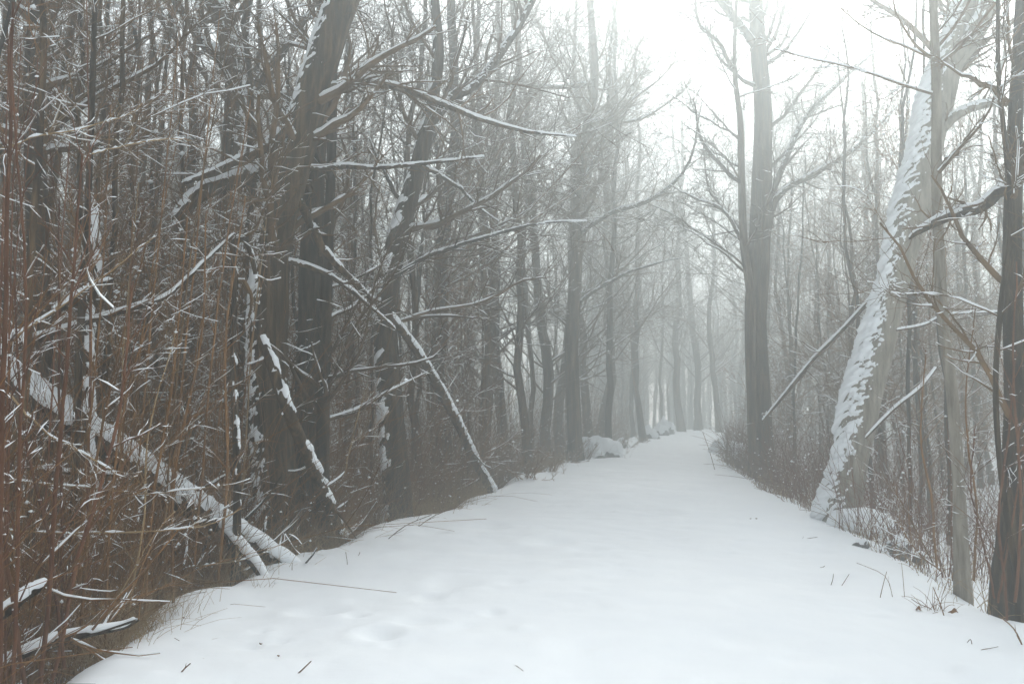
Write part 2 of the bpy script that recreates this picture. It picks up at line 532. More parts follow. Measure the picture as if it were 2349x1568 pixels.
def hero(name, label, pts, limbs=(), mat='bark', tmat='twig_grey', top=5.0, nb=16, twigs=500, seed=1, plaster=None, sides=14, root=True, low=.35, amp=.10, thick=.03, cover=.35, group=None, cat='tree', snowy=.85, ds=1.0, brk=.7):
    pts = [(u, v, Y * ds, r * ds) for u, v, Y, r in pts]
    limbs = [[(u, v, Y * ds, r * ds) for u, v, Y, r in L] for L in limbs]
    g = np.random.default_rng(seed)
    tk = max(1.0, pts[0][2] / 10)
    P, R = px_line(pts, 36)
    if root:                                  # down into the snow with a root flare
        b = P[0].copy(); b[2] = min(surf(b[0], b[1]), P[0, 2]) - .15
        k = np.array([b + (P[0] - b) * f for f in (0, .35, .7)])
        k[:, 0] += (P[0, 0] - k[:, 0]) * .0
        P = np.concatenate([k, P]); R = np.concatenate([[R[0] * 1.5, R[0] * 1.28, R[0] * 1.1], R])
    if top:                                   # carry on above the picture
        d = norm((P[-1] - P[-4])[None])[0]
        n = 12; s = np.linspace(0, top, n + 1)[1:]
        w = np.cumsum(g.normal(size=(n, 3)) * .05, 0)
        P = np.concatenate([P, P[-1] + d * s[:, None] + w + Z * (s ** 2)[:, None] * .01])
        R = np.concatenate([R, R[-1] * (1 - np.linspace(0, .9, n + 1)[1:])])
    base = np.array([P[0, 0], P[0, 1], P[0, 2] + .15])
    o = empty(name, base)
    off = -base
    tb = MB().tubes((P + off)[None], rough(R, sides, amp, seed)[None], sides)
    tb.build('trunk', M[mat], o)
    sn = MB()
    P1 = (P + off)[None]; R1 = R[None]
    lp, lr = [], []
    for L in limbs:
        q, r = px_line(L, 14)
        q = q + off + np.cumsum(g.normal(size=q.shape) * (.006 + .16 * r[0] * (r[0] < .06)), 0)
        lo = MB().tubes(q[None], rough(r, 7, .1, seed + len(lp))[None], 7).build('limb', M[mat if r[0] > .03 else tmat], o)
        ls = MB()
        lp.append(q); lr.append(r)
        snow_on(ls, q[None], r[None], 6, snowy * .85, .62, .004, g)
        if r[0] > .03:
            shell(ls, q, r, 10, (0, 0, 1), .012 + r[0] * .16, .35, 6, seed + len(lp), .6)
        ls.build('snow', M['snow'], lo)
    cr = MB()
    cr_any = False
    if nb:
        hgt = np.linalg.norm(P[-1] - P[0])
        B1, r1 = grow(P1, R1, nb, low, .98, math.radians(35), math.radians(80), lambda t, n, l: hgt * .17 * g.uniform(.5, 1.2, n) * (1.25 - .7 * t), 9, .08, .13, .4, .05, .006, g=g)
        cr.tubes(B1, r1, 6); snow_on(sn, B1, r1, 4, .8, .85, .005, g)
    else:
        B1 = np.empty((0, 14, 3)); r1 = np.empty((0, 14))
    srcs = [(B1, r1)] if nb else []
    if lp:
        srcs.append((np.array(lp), np.array(lr)))
    for S, SR in srcs:
        n2 = len(S) * 13
        B2, r2 = grow(S, SR, n2, .12, 1, math.radians(25), math.radians(65), lambda t, n, l: np.clip(l, .6, 4) * g.uniform(.12, .38, n), 6, .03, .16, .5, .016 * tk, .0035 * tk, flat=.3, g=g)
        n3 = int(twigs * len(S) / sum(len(q[0]) for q in srcs))
        B3, r3 = grow(B2, r2, n3, .1, 1, math.radians(25), math.radians(65), lambda t, n, l: np.maximum(l, .25) * g.uniform(.25, .7, n), 4, .02, .2, .6, .007 * tk, .0026 * tk, flat=.3, g=g)
        cr.tubes(B2, r2, 4).tubes(B3, r3, 3)
        snow_on(sn, B2, r2, 3, .3, .9, .004, g)
        sel = g.random(len(B3)) < .15
        snow_on(sn, B3[sel], r3[sel], 3, .6, .9, .004, g)
        cr_any = True
    if cr_any:
        cr.build('crown', M[tmat], o)
    if plaster is not None:
        if R[0] > .3:
            shell(sn, P + off, R, 96, plaster, thick, cover, 9, seed, brk, .3, .85)
        else:
            shell(sn, P + off, R, 32, plaster, thick, cover, 5, seed, brk)
    if sn.v:
        sn.build('snow', M['snow'], o)
    return tag(o, label, cat, group)


hero('leaning_tree', 'thick grey-brown trunk leaning to the right over the thicket, with two long snowy limbs',
     [(652, 1270, 10, .235), (622, 1000, 10, .21), (613, 800, 10, .20), (622, 600, 10, .19), (662, 420, 10, .185), (712, 230, 10, .175), (785, 0, 10, .165)],
     [[(725, 205, 10, .045), (800, 192, 10, .04), (870, 198, 10.1, .036), (1000, 244, 10.3, .03), (1165, 302, 10.6, .02), (1310, 326, 11, .008)],
      [(665, 385, 10, .03), (780, 386, 10, .026), (880, 389, 10, .021), (1010, 382, 10, .016), (1120, 366, 10, .007)],
      [(660, 420, 10, .05), (700, 480, 10, .045), (740, 550, 10, .04), (800, 625, 10.2, .034), (875, 695, 10.5, .02)],
      [(640, 590, 10, .03), (700, 612, 10, .026), (770, 645, 10, .022), (830, 690, 10.1, .017), (890, 742, 10.3, .009)],
      [(670, 400, 10, .10), (600, 395, 9.9, .095), (520, 418, 9.8, .09), (450, 445, 9.7, .085), (405, 490, 9.6, .06), (392, 535, 9.6, .03)],
      [(715, 240, 10, .06), (640, 315, 9.8, .055), (585, 355, 9.6, .05), (500, 395, 9.5, .04), (420, 425, 9.4, .015)]],
     plaster=(-.8, -.2, .55), cover=.85, ds=1.08, seed=11, nb=12, twigs=700)
hero('straight_tree', 'slim dark upright trunk rising from the dead grass clump at the path edge',
     [(742, 1225, 10.6, .075), (741, 1000, 10.6, .068), (748, 700, 10.6, .062), (760, 350, 10.6, .05), (768, 0, 10.6, .04)],
     [[(745, 780, 10.6, .015), (690, 800, 10.5, .012), (640, 850, 10.4, .006)]], ds=1.05, mat='bark_dark', seed=12, nb=26, twigs=900, low=.25)
hero('dark_tree', 'dark brown straight trunk just right of the leaning tree',
     [(700, 1200, 11.6, .17), (708, 900, 11.6, .155), (715, 620, 11.6, .14), (722, 420, 11.6, .12), (742, 150, 11.6, .1), (750, 0, 11.6, .09)],
     mat='bark_dark', seed=13, nb=22, twigs=900)
hero('forked_tree', 'dark trunk bending to the right and forking, leaning pole resting against it',
     [(912, 1150, 12, .17), (893, 900, 12, .15), (884, 720, 12, .14), (902, 590, 12, .13), (934, 470, 12, .115), (962, 370, 12, .10), (983, 270, 12, .085), (1005, 140, 12, .07), (998, 0, 12, .055)],
     [[(982, 285, 12, .075), (1035, 225, 12.2, .068), (1095, 190, 12.4, .062), (1160, 110, 12.7, .055), (1225, 0, 13, .045), (1280, -150, 13.4, .02)],
      [(936, 470, 12, .03), (900, 430, 11.9, .026), (875, 380, 11.9, .02), (845, 310, 11.8, .008)],
      [(886, 615, 12, .022), (868, 560, 11.9, .02), (860, 490, 11.9, .016), (873, 420, 11.9, .008)],
      [(890, 650, 12, .03), (960, 605, 12, .026), (1070, 565, 12, .022), (1200, 527, 12.2, .016), (1340, 520, 12.4, .006)],
      [(890, 748, 12, .026), (1000, 712, 12, .022), (1100, 690, 12, .017), (1200, 640, 12, .012), (1260, 632, 12, .005)],
      [(890, 745, 12, .022), (960, 725, 11.9, .018), (1060, 722, 11.8, .012), (1120, 730, 11.8, .005)],
      [(880, 740, 12, .02), (830, 722, 11.9, .017), (785, 660, 11.8, .012), (740, 640, 11.8, .005)],
      [(960, 380, 12, .03), (1010, 405, 12, .024), (1080, 450, 12, .016), (1150, 500, 12, .006)]],
     ds=1.14, mat='bark_dark', seed=14, nb=10, twigs=800, plaster=(-.7, -.2, .6), cover=.8)
hero('pale_tree', 'pale grey trunk in the thicket with a crooked upper limb reaching left',
     [(560, 1150, 14, .19), (548, 900, 14, .17), (538, 600, 14, .16), (536, 350, 14, .155), (540, 180, 14, .15), (522, 80, 14, .14), (478, -20, 14, .12)],
     [[(535, 130, 14, .09), (490, 118, 13.9, .08), (455, 95, 13.9, .075), (430, 50, 13.9, .065), (385, -10, 13.8, .05), (340, -80, 13.8, .02)],
      [(545, 190, 14, .08), (590, 195, 14, .07), (640, 130, 14, .06), (690, 60, 14.2, .05), (740, -20, 14.4, .02)]],
     seed=15, nb=14, twigs=800, plaster=(.8, -.2, .5), cover=.7)
hero('grey_tree', 'grey trunk close to the picture edge, behind the red-brown stems',
     [(95, 1150, 9, .11), (92, 800, 9, .105), (85, 500, 9, .1), (80, 200, 9, .095), (95, -10, 9, .085)],
     [[(85, 330, 9, .03), (150, 250, 9, .024), (240, 180, 9, .014), (310, 90, 9, .006)]], seed=16, nb=26, twigs=1000, low=.25)
hero('slim_tree', 'slim dark stem with a snow-plastered broken stub at its side',
     [(170, 1180, 8.2, .035), (182, 800, 8.2, .03), (200, 500, 8.2, .028), (212, 200, 8.2, .024), (218, 0, 8.2, .02)],
     mat='bark_dark', seed=17, nb=26, twigs=800, low=.3, top=3)
hero('snag', 'short snag with its top broken off, left side plastered with snow',
     [(205, 1000, 8.6, .055), (200, 800, 8.6, .05), (206, 690, 8.6, .05), (214, 600, 8.6, .047), (212, 520, 8.6, .045), (205, 455, 8.6, .03)],
     [[(206, 690, 8.6, .045), (170, 705, 8.4, .04), (130, 725, 8.3, .03), (95, 760, 8.2, .015)]],
     mat='bark_dark', seed=18, nb=0, twigs=60, top=0, plaster=(.8, -.5, .4), cover=.35, thick=.03)
hero('crooked_sapling', 'crooked sapling with a snowy drooping top among the left thicket',
     [(545, 1100, 9, .035), (535, 800, 9, .03), (540, 650, 9, .028), (535, 560, 9, .026), (556, 545, 9, .024), (574, 575, 9, .022), (583, 615, 9, .02), (588, 642, 9, .012)],
     [[(540, 640, 9, .018), (560, 650, 9, .018), (574, 690, 9, .016), (570, 740, 9, .008)], [(535, 560, 9, .014), (575, 520, 9, .012), (600, 460, 9, .008), (640, 420, 9, .004)]],
     mat='bark_dark', seed=19, nb=6, twigs=150, top=0, plaster=(.4, -.4, .9), cover=.72, thick=.015, sides=8)

# right of the path
hero('tall_tree', 'tall straight trunk with a dark base beside the path, thin companion stem touching it',
     [(1750, 1070, 22.5, .29), (1740, 900, 22.5, .26), (1733, 740, 22.5, .25), (1741, 600, 22.5, .24), (1748, 400, 22.5, .225), (1750, 250, 22.5, .2), (1738, 100, 22.5, .18), (1733, -20, 22.5, .16)],
     [[(1755, 560, 22.5, .08), (1785, 450, 22.4, .07), (1870, 395, 22.2, .055), (1960, 340, 22, .04), (2060, 240, 22, .01)],
      [(1758, 480, 22.5, .08), (1800, 370, 22.5, .07), (1850, 265, 22.6, .055), (1930, 185, 22.7, .04), (2030, 100, 22.8, .01)],
      [(1740, 120, 22.5, .1), (1700, 60, 22.3, .09), (1650, 0, 22, .08), (1600, -80, 21.8, .02)]],
     mat='bark', seed=21, nb=24, twigs=2600, low=.45)
hero('companion_tree', 'thin stem leaning against the tall straight trunk, curved limb to the left',
     [(1728, 1050, 21.5, .11), (1722, 800, 21.5, .10), (1722, 680, 21.5, .095), (1706, 560, 21.5, .09), (1701, 420, 21.5, .08), (1698, 280, 21.5, .065), (1685, 150, 21.5, .05), (1690, -20, 21.5, .035)],
     [[(1702, 420, 21.5, .05), (1650, 385, 21.4, .045), (1610, 330, 21.3, .035), (1590, 240, 21.2, .015)],
      [(1706, 560, 21.5, .04), (1660, 480, 21.3, .034), (1600, 450, 21.2, .024), (1540, 420, 21, .008)],
      [(1690, 170, 21.5, .05), (1650, 100, 21.4, .045), (1600, 50, 21.3, .035), (1590, -30, 21.3, .02)]],
     seed=22, nb=24, twigs=2000, low=.3)
hero('big_leaning_tree', 'big pale grey trunk leaning right, its left side plastered with snow',
     [(1925, 1165, 13.2, .30), (1945, 1080, 13.2, .225), (1970, 950, 13.2, .25), (2003, 820, 13.2, .24), (2052, 640, 13.2, .2), (2092, 480, 13.2, .265), (2122, 350, 13.2, .215), (2152, 210, 13.2, .235), (2185, 110, 13.2, .18), (2228, -20, 13.2, .15)],
     [[(2155, 190, 13.2, .15), (2200, 130, 13.1, .135), (2245, 60, 13, .12), (2285, -40, 12.9, .1), (2330, -200, 12.8, .03)],
      [(2130, 330, 13.2, .07), (2190, 270, 13, .06), (2260, 240, 12.8, .05), (2360, 235, 12.6, .03), (2450, 200, 12.4, .01)]],
     seed=23, nb=16, twigs=2000, low=.6, mat='bark_pale', plaster=(-.95, -.2, .15), cover=.66, thick=.07, brk=.55, sides=20, amp=.08)
hero('slender_tree', 'slender pale tan trunk standing in front of the big leaning trunk',
     [(2207, 1310, 8.5, .068), (2198, 1100, 8.5, .052), (2184, 900, 8.5, .05), (2160, 700, 8.5, .049), (2149, 420, 8.5, .046), (2148, 200, 8.5, .042), (2140, -10, 8.5, .036)],
     [[(2150, 380, 8.5, .014), (2200, 330, 8.4, .012), (2260, 250, 8.3, .005)]], mat='bark_pale', seed=24, nb=10, twigs=300, low=.5, amp=.05)
hero('edge_tree', 'dark flaring trunk at the right border with red stems against it',
     [(2312, 1340, 7.8, .125), (2316, 1250, 7.8, .10), (2322, 1100, 7.8, .085), (2326, 900, 7.8, .076), (2322, 600, 7.8, .07), (2328, 300, 7.8, .056), (2345, 0, 7.8, .05)],
     [[(2325, 420, 7.8, .05), (2280, 462, 7.9, .047), (2225, 492, 8, .043), (2160, 522, 8.2, .035), (2100, 560, 8.4, .012)],
      [(2322, 240, 7.8, .03), (2270, 200, 7.9, .024), (2200, 190, 8, .012), (2150, 160, 8, .004)],
      [(2325, 480, 7.8, .02), (2345, 380, 7.7, .05), (2400, 300, 7.6, .045), (2480, 200, 7.5, .02)]],
     mat='bark_dark', seed=29, nb=14, twigs=1000, low=.3)
hero('wavy_sapling', 'thin black wavy stem near the right border, tallest of the thin stems there',
     [(2335, 1330, 7.1, .024), (2300, 1120, 7.1, .021), (2284, 900, 7.1, .02), (2296, 700, 7.1, .02), (2318, 520, 7.1, .019), (2306, 330, 7.1, .018), (2291, 180, 7.1, .016), (2289, -20, 7.1, .013)],
     [[(2316, 480, 7.1, .009), (2290, 400, 7.1, .007), (2262, 320, 7.1, .004)]], mat='bark_dark', seed=26, nb=14, twigs=260, low=.3, top=2, sides=8, amp=.03)

# the middle distance, left of the path, in the order they stand
MID = [(1035, 19, 5, .9, 'trunk between the forked tree and the misty pole trunks, darkest of the middle distance'),
       (1100, 24, 0, 1.0, 'misty trunk directly above the foot of the leaning snowy pole'),
       (1160, 26, 3, 1.0, 'slim misty trunk, second right of the leaning snowy pole'),
       (1205, 23, 2, 1.2, 'thin misty trunk, third right of the leaning snowy pole'),
       (1250, 29, 1, 1.0, 'crooked misty trunk behind the gap before the snowy boulder'),
       (1292, 31, 3, 1.1, 'misty trunk just left of the snowy boulder'),
       (1355, 33, 0, 1.2, 'misty trunk right behind the snowy boulder'),
       (1398, 30, 4, 1.3, 'thin misty trunk right of the snowy boulder'),
       (1478, 40, 7, 1.2, 'faint trunk above the row of small snowy rocks'),
       (1565, 52, 3, 1.3, 'faint trunk at the far left corner where the path ends'),
       (1600, 56, 1, 1.2, 'faint trunk standing at the far end of the path'),
       (1650, 52, 0, 1.2, 'faint trunk at the far right corner where the path ends')]
for u, Y, k, sc, lab in MID:
    p = at(u, 925, Y)
    wood_tree(p[0], p[1], k, sc, rng.uniform(0, 6.28), lab)
hero('wavy_tree', 'tall misty trunk with a long limb sweeping right over the path',
     [(1318, 1010, 26, .19), (1312, 800, 26, .175), (1322, 600, 26, .165), (1325, 450, 26, .155), (1345, 300, 26, .13), (1365, 180, 26, .11), (1352, -10, 26, .09)],
     [[(1325, 540, 26, .06), (1400, 490, 25.5, .055), (1500, 455, 25, .045), (1580, 375, 24.5, .035), (1610, 230, 24, .015)],
      [(1320, 700, 26, .05), (1400, 640, 25.8, .04), (1500, 600, 25.5, .02), (1560, 590, 25.5, .008)],
      [(1365, 190, 26, .06), (1280, 200, 26, .05), (1180, 192, 26, .035), (1100, 198, 26, .01)],
      [(1330, 430, 26, .07), (1390, 300, 26.2, .06), (1400, 120, 26.4, .045), (1420, -20, 26.6, .02)]],
     seed=31, nb=30, twigs=3200)

# ------------------------------------------------------------------ the wood on both sides
placed = [(o.location.x, o.location.y) for o in COL.objects if o.get('category') == 'tree']
ZONES = [(0, 150, 'behind the stems at the left border'), (150, 330, 'behind the snow-plastered snag'), (330, 480, 'left of the pale crooked-limbed trunk'),
         (480, 600, 'behind the pale crooked-limbed trunk'), (600, 770, 'behind the thick leaning tree'), (770, 860, 'just left of the forked tree'), (860, 960, 'behind the forked tree'),
         (960, 1130, 'behind the leaning pole'), (1130, 1290, 'left of the snowy boulder'), (1290, 1430, 'behind the snowy boulder'), (1430, 1560, 'behind the row of small rocks'),
         (1560, 1690, 'beyond the far end of the path'), (1690, 1790, 'behind the tall straight trunk'), (1790, 1930, 'left of the big leaning trunk'),
         (1930, 2130, 'behind the big leaning trunk'), (2130, 2250, 'behind the slender tan trunk'), (2250, 2400, 'behind the trees at the right border')]
COUNTED = []


def u_of(x, y): return W / 2 + F * x / (y * math.cos(PITCH))


def zone_of(x, y):
    u = min(max(u_of(x, y), 1), 2399)
    return next(z for a, b, z in ZONES if a <= u < b)


groups = {'left': 'bare trees of the wood on the left', 'right': 'bare trees of the wood on the right', 'end': 'bare trees closing the far end of the path'}
TREE_WORDS = ['slim grey', 'thick grey', 'thin grey', 'straight grey', 'thin dark', 'thick dark', 'small brown-twigged', 'slim brown-twigged', 'dark sapling-sized', 'crooked sapling-sized', 'straight sapling-sized', 'wide-crowned tall', 'wide-crowned slim', 'far-spreading tall', 'pole-thin dark', 'pole-thin brown']


def scatter(n, zone, ylo, yhi, gap, ybias=1.0, kinds=(0, 1, 2, 3, 4, 5, 6, 7)):
    done = 0; tries = 0
    while done < n and tries < 20000:
        tries += 1
        y = ylo + (yhi - ylo) * rng.random() ** ybias
        if zone == 'left':
            x = rng.uniform(-.56 * y - 2.5, xl(y) - 1.1)
        elif zone == 'right':
            x = rng.uniform(xr(y) + 1.2, .56 * y + 2.5)
        else:
            x = rng.uniform(xl(min(y, 70)) - 6, xr(min(y, 70)) + 8)
        if any((x - a) ** 2 + (y - b) ** 2 < gap * gap for a, b in placed):
            continue
        if not -40 < u_of(x, y) < W + 40:
            continue
        k = int(rng.choice(kinds))
        far = 'faint' if y > 45 else 'misty' if y > 24 else ''
        t_ = wood_tree(x, y, k, rng.uniform(.75, 1.25) * (1.2 if zone == 'end' else 1), rng.uniform(0, 6.28), f'{far} {TREE_WORDS[k]} bare tree {zone_of(x, y)}'.strip(), groups[zone], 'sapling' if k > 7 else 'bare_tree')
        COUNTED.append((t_, u_of(x, y)))
        placed.append((x, y)); done += 1


for u, Y, k, sc in [(1120, 21, 11, .9), (1215, 28, 12, 1.1), (1300, 36, 11, 1.0), (1385, 40, 12, 1.2), (1450, 46, 11, 1.0), (1520, 55, 12, 1.1),
                    (1815, 33, 12, 1.0), (1760, 42, 11, 1.0), (2010, 30, 12, 1.0), (1700, 54, 12, 1.1), (985, 17, 12, .9), (1380, 37, 13, 1.15), (1730, 45, 13, 1.15), (2270, 26, 12, .9)]:
    p = at(u, 925, Y)
    t_ = wood_tree(p[0], p[1], k, sc, rng.uniform(0, 6.28), f'{"misty " if Y > 24 else ""}{TREE_WORDS[k]} bare tree {zone_of(p[0], p[1])}', 'tall bare trees lining the path')
    COUNTED.append((t_, u)); placed.append((p[0], p[1]))
scatter(23, 'left', 12.5, 32, .9, kinds=(0, 2, 4, 6, 7, 3))
scatter(18, 'left', 32, 66, 1.0)
scatter(12, 'right', 18, 40, 1.5, kinds=(2, 4, 6, 7))
scatter(14, 'right', 40, 75, 1.5)
scatter(40, 'end', 64, 95, 1.2)
scatter(26, 'left', 7.5, 24, .45, kinds=(8, 9, 10))
scatter(95, 'left', 7, 26, .3, kinds=(14, 15))
scatter(22, 'right', 13, 32, .6, kinds=(14, 15))
scatter(22, 'right', 13, 35, .8, kinds=(8, 9, 10))


# ------------------------------------------------------------------ shrubs and saplings (shared meshes)
def shrub_meshes(k, n, h, spread, mat, r=.007, side=7, snowy=.5, tk=1.0):
    g = np.random.default_rng(300 + k)
    m = 9
    b = g.normal(size=(n, 2)) * .16
    a = g.uniform(0, 6.28, n); s = np.abs(g.normal(size=n)) * spread
    d = norm(np.stack([np.cos(a) * s, np.sin(a) * s, np.ones(n)], 1))
    L = h * g.uniform(.45, 1.1, n)
    P = np.empty((n, m, 3)); P[:, 0] = np.c_[b, np.full(n, -.12)]
    for i in range(1, m):
        d = norm(d + g.normal(size=(n, 3)) * .10 - Z * .035 * s[:, None])
        P[:, i] = P[:, i - 1] + d * (L / (m - 1))[:, None]
    R = (r * g.uniform(.55, 1.25, n))[:, None] * np.linspace(1, .35, m)[None]
    B, br = grow(P, R, n * side, .2, 1, math.radians(20), math.radians(60), lambda t, q, l: l * g.uniform(.1, .35, q), 6, .05, .14, .6, .006 * tk, .0022 * tk, g=g)
    C, cr = grow(B, br, n * side * 2, .1, 1, math.radians(20), math.radians(60), lambda t, q, l: l * g.uniform(.2, .6, q), 4, .03, .2, .7, .004 * tk, .0018 * tk, g=g)
    st = MB().tubes(P, R, 5)
    tw = MB().tubes(B, br, 3).tubes(C, cr, 3)
    sn = MB()
    snow_on(sn, B, br, 3, .2, .9, .0035, g)
    q = np.concatenate([B[g.integers(0, len(B), int(46 * snowy * 2)), 0], P[g.integers(0, n, 10), g.integers(2, m, 10)]])
    sn.blobs(q + Z * .008, g.uniform(.008, .026, len(q)))
    return st.mesh('stems', M[mat]), tw.mesh('twigs', M[mat]), sn.mesh('snow', M['snow'])


SHRUBS = [shrub_meshes(0, 12, 2.6, .28, 'twig'), shrub_meshes(1, 9, 3.4, .2, 'twig', .009), shrub_meshes(2, 14, 1.9, .38, 'twig', .006),
          shrub_meshes(3, 8, 3.0, .25, 'red', .009), shrub_meshes(4, 12, 1.5, .4, 'red', .006), shrub_meshes(5, 7, 4.2, .16, 'twig_grey', .011),
          shrub_meshes(6, 9, 2.4, .3, 'tan', .006, 5), shrub_meshes(7, 22, 1.7, .6, 'twig', .02, 6, .9, 4.5)]
SHRUB_WORDS = ['brown', 'tall brown', 'low spreading brown', 'tall red-brown', 'low red-brown', 'tall grey', 'tan', 'small']


def shrub(x, y, k, sc, side, z=None):
    o = empty('shrub', (x, y, surf(x, y) if z is None else z), rng.uniform(0, 6.28), sc)
    for nme, me in zip(('stems', 'twigs', 'snow'), SHRUBS[k]):
        link(nme, me, o)
    COUNTED.append((o, u_of(x, y)))
    return tag(o, f'{SHRUB_WORDS[k]} bare shrub {"near the path" if y < 9 else "in the brush" if y < 22 else "far back"} {zone_of(x, y)}', 'shrub', f'bare shrubs of the {side} undergrowth')


sp = []
n = 0
while n < 190:                                        # left thicket, densest near the path
    y = rng.uniform(3.2, 26) if rng.random() < .75 else rng.uniform(26, 50)
    x = xl(y) - .55 - abs(rng.normal()) * 2.6 - (.3 if y < 7 else 0)
    if u_of(x, y) < -30 or any((x - a) ** 2 + (y - b) ** 2 < .1 for a, b in sp) or math.hypot(x, y) < 4.0:
        continue
    near = y < 8.5
    k = int(rng.choice(7, p=[.2, .12, .16, .22, .14, .06, .10] if near else [.2, .28, .12, .06, .04, .24, .06]))
    shrub(x, y, k, rng.uniform(.75, 1.15), 'left'); sp.append((x, y)); n += 1
n = 0
while n < 80:                                         # right side
    y = rng.uniform(9, 45) if rng.random() < .8 else rng.uniform(6.5, 10)
    x = xr(y) + .35 + abs(rng.normal()) * 3.2 + (.8 if y < 9 else 0)
    if u_of(x, y) > W + 30 or any((x - a) ** 2 + (y - b) ** 2 < .12 for a, b in sp):
        continue
    k = int(rng.choice(7, p=[.18, .16, .16, .18, .2, .08, .04]))
    shrub(x, y, k, rng.uniform(.5, .9), 'right'); sp.append((x, y)); n += 1


# ------------------------------------------------------------------ logs, leaning poles, loose branches
def log(name, label, pts, mat='bark', thick=.03, cover=.15, n=40, sides=14, stubs=0, seed=0, cat='log', twigs=0, snowdir=(0, -.1, 1), amp=.1, group=None, brk=.42):
    g = np.random.default_rng(500 + seed)
    P, R = px_line(pts, n)
    base = P.mean(0); P = P - base
    o = empty(name, base)
    wood = MB().tubes(P[None], rough(R, sides, amp, seed)[None], sides, cap=True).build('wood', M[mat], o)
    sn = MB()
    shell(sn, P, R, max(12, sides), snowdir, thick, cover, 5, seed, brk)
    if stubs:
        S, sr = grow(P[None], R[None], stubs, .1, .95, math.radians(50), math.radians(85), lambda t, q, l: g.uniform(.15, .7, q), 5, .1, .12, .3, .02, .006, g=g)
        MB().tubes(S, sr, 5).build('stubs', M[mat], o)
        snow_on(sn, S, sr, 4, .8, 1, .006, g)
    if twigs:
        S, sr = grow(P[None], R[None], twigs, .2, 1, math.radians(30), math.radians(70), lambda t, q, l: g.uniform(.2, .9, q), 6, .04, .15, .5, .01, .003, g=g)
        MB().tubes(S, sr, 4).build('twigs', M['twig'], o)
        snow_on(sn, S, sr, 3, .7, .9, .004, g)
    sn.build('snow', M['snow'], wood)
    return tag(o, label, cat, group)


log('fallen_log', 'long fallen trunk under thick snow, sloping down to the path edge',
    [(-60, 800, 8.6, .085), (60, 890, 8.6, .095), (200, 990, 8.7, .11), (340, 1090, 8.9, .115), (450, 1165, 9.1, .11), (505, 1200, 9.2, .095), (560, 1232, 9.3, .075), (650, 1290, 9.5, .065), (700, 1330, 9.5, .05)],
    'bark_dark', thick=.06, cover=.05, n=60, stubs=22, seed=1, brk=.38)
log('fallen_pole', 'short snowy pole lying beside the lower end of the fallen trunk',
    [(500, 1190, 9.1, .035), (545, 1245, 9.0, .045), (590, 1300, 8.9, .045), (620, 1350, 8.8, .03)], 'bark_dark', seed=2, n=20)
log('leaning_pole', 'straight snow-lined pole leaning from the path edge against the forked tree',
    [(893, 720, 13.4, .05), (960, 810, 14.2, .06), (1030, 930, 15.4, .07), (1090, 1055, 16.8, .078), (1130, 1125, 17.6, .085)],
    thick=.025, cover=.30, seed=3, snowdir=(.55, -.35, .75), stubs=8, n=50)
log('toppled_log', 'snow-patched trunk toppled against the thick leaning tree',
    [(596, 770, 9.9, .045), (625, 840, 9.8, .055), (655, 930, 9.75, .06), (690, 1010, 10.1, .065), (742, 1130, 10.7, .07), (775, 1215, 11.2, .075), (795, 1275, 11.5, .08)],
    thick=.03, cover=.62, seed=4, snowdir=(.5, -.3, .8), stubs=14, brk=.7)
log('snowy_branch', 'snow-laden branch arching out of the thicket in the bottom left corner',
    [(-40, 1440, 5.2, .03), (20, 1395, 5.2, .03), (70, 1355, 5.3, .027), (115, 1335, 5.4, .018)], 'bark_dark', .018, .1, 20, 8, seed=5, cat='branch', brk=.22, twigs=6)
log('snowy_branch', 'curved snowy branch low by the path edge, bottom left',
    [(-10, 1530, 5.6, .03), (70, 1490, 5.7, .028), (130, 1465, 5.8, .026), (220, 1448, 5.9, .022), (285, 1436, 6, .017), (318, 1420, 6, .01)], 'bark_dark', .02, .1, 26, 8, seed=6, cat='branch', brk=.22, twigs=8)
log('snowy_branch', 'level snowy branch below the middle of the fallen trunk',
    [(80, 1075, 8.4, .02), (150, 1082, 8.4, .02), (225, 1085, 8.4, .018), (300, 1092, 8.4, .012)], 'bark_dark', .016, .1, 18, 8, seed=7, cat='branch', brk=.22)
log('snowy_branch', 'long snowy branch rising right across the left thicket',
    [(20, 790, 8.3, .026), (130, 760, 8.4, .026), (215, 733, 8.4, .025), (325, 700, 8.5, .022), (390, 675, 8.5, .019), (470, 600, 8.6, .014), (540, 535, 8.6, .008)], 'bark_dark', .02, .15, 34, 8, seed=8, cat='branch', brk=.22, twigs=16)
log('snowy_branch', 'short forked snowy branch above the long rising one',
    [(125, 715, 8.0, .028), (170, 685, 8.0, .026), (215, 655, 8.1, .02), (260, 640, 8.1, .01)], 'bark_dark', .02, .1, 16, 8, seed=9, cat='branch', brk=.22, twigs=6)
log('snowy_branch', 'snow-crusted branch hanging down at the left border',
    [(-20, 860, 6, .022), (15, 800, 6, .022), (40, 765, 6, .018), (55, 790, 6, .01)], 'bark_dark', .022, .0, 16, 8, seed=10, cat='branch', brk=.22, twigs=5)
log('leaning_branch', 'long snow-lined branch slanting down left from the big leaning trunk',
    [(2010, 670, 13.4, .022), (1985, 700, 13.5, .026), (1930, 760, 14, .028), (1870, 820, 14.5, .028), (1800, 905, 15.2, .024), (1750, 965, 15.8, .015)], 'bark', .022, -.1, 34, 8, seed=11, cat='branch', brk=.22, twigs=10)
log('leaning_branch', 'snowy stick slanting down left at the right of the big leaning trunk',
    [(2150, 840, 11.5, .012), (2110, 890, 11.5, .017), (2060, 930, 11.6, .018), (2020, 968, 11.7, .016), (1985, 1005, 11.8, .01)], 'bark', .018, -.1, 24, 8, seed=12, cat='branch', brk=.22)
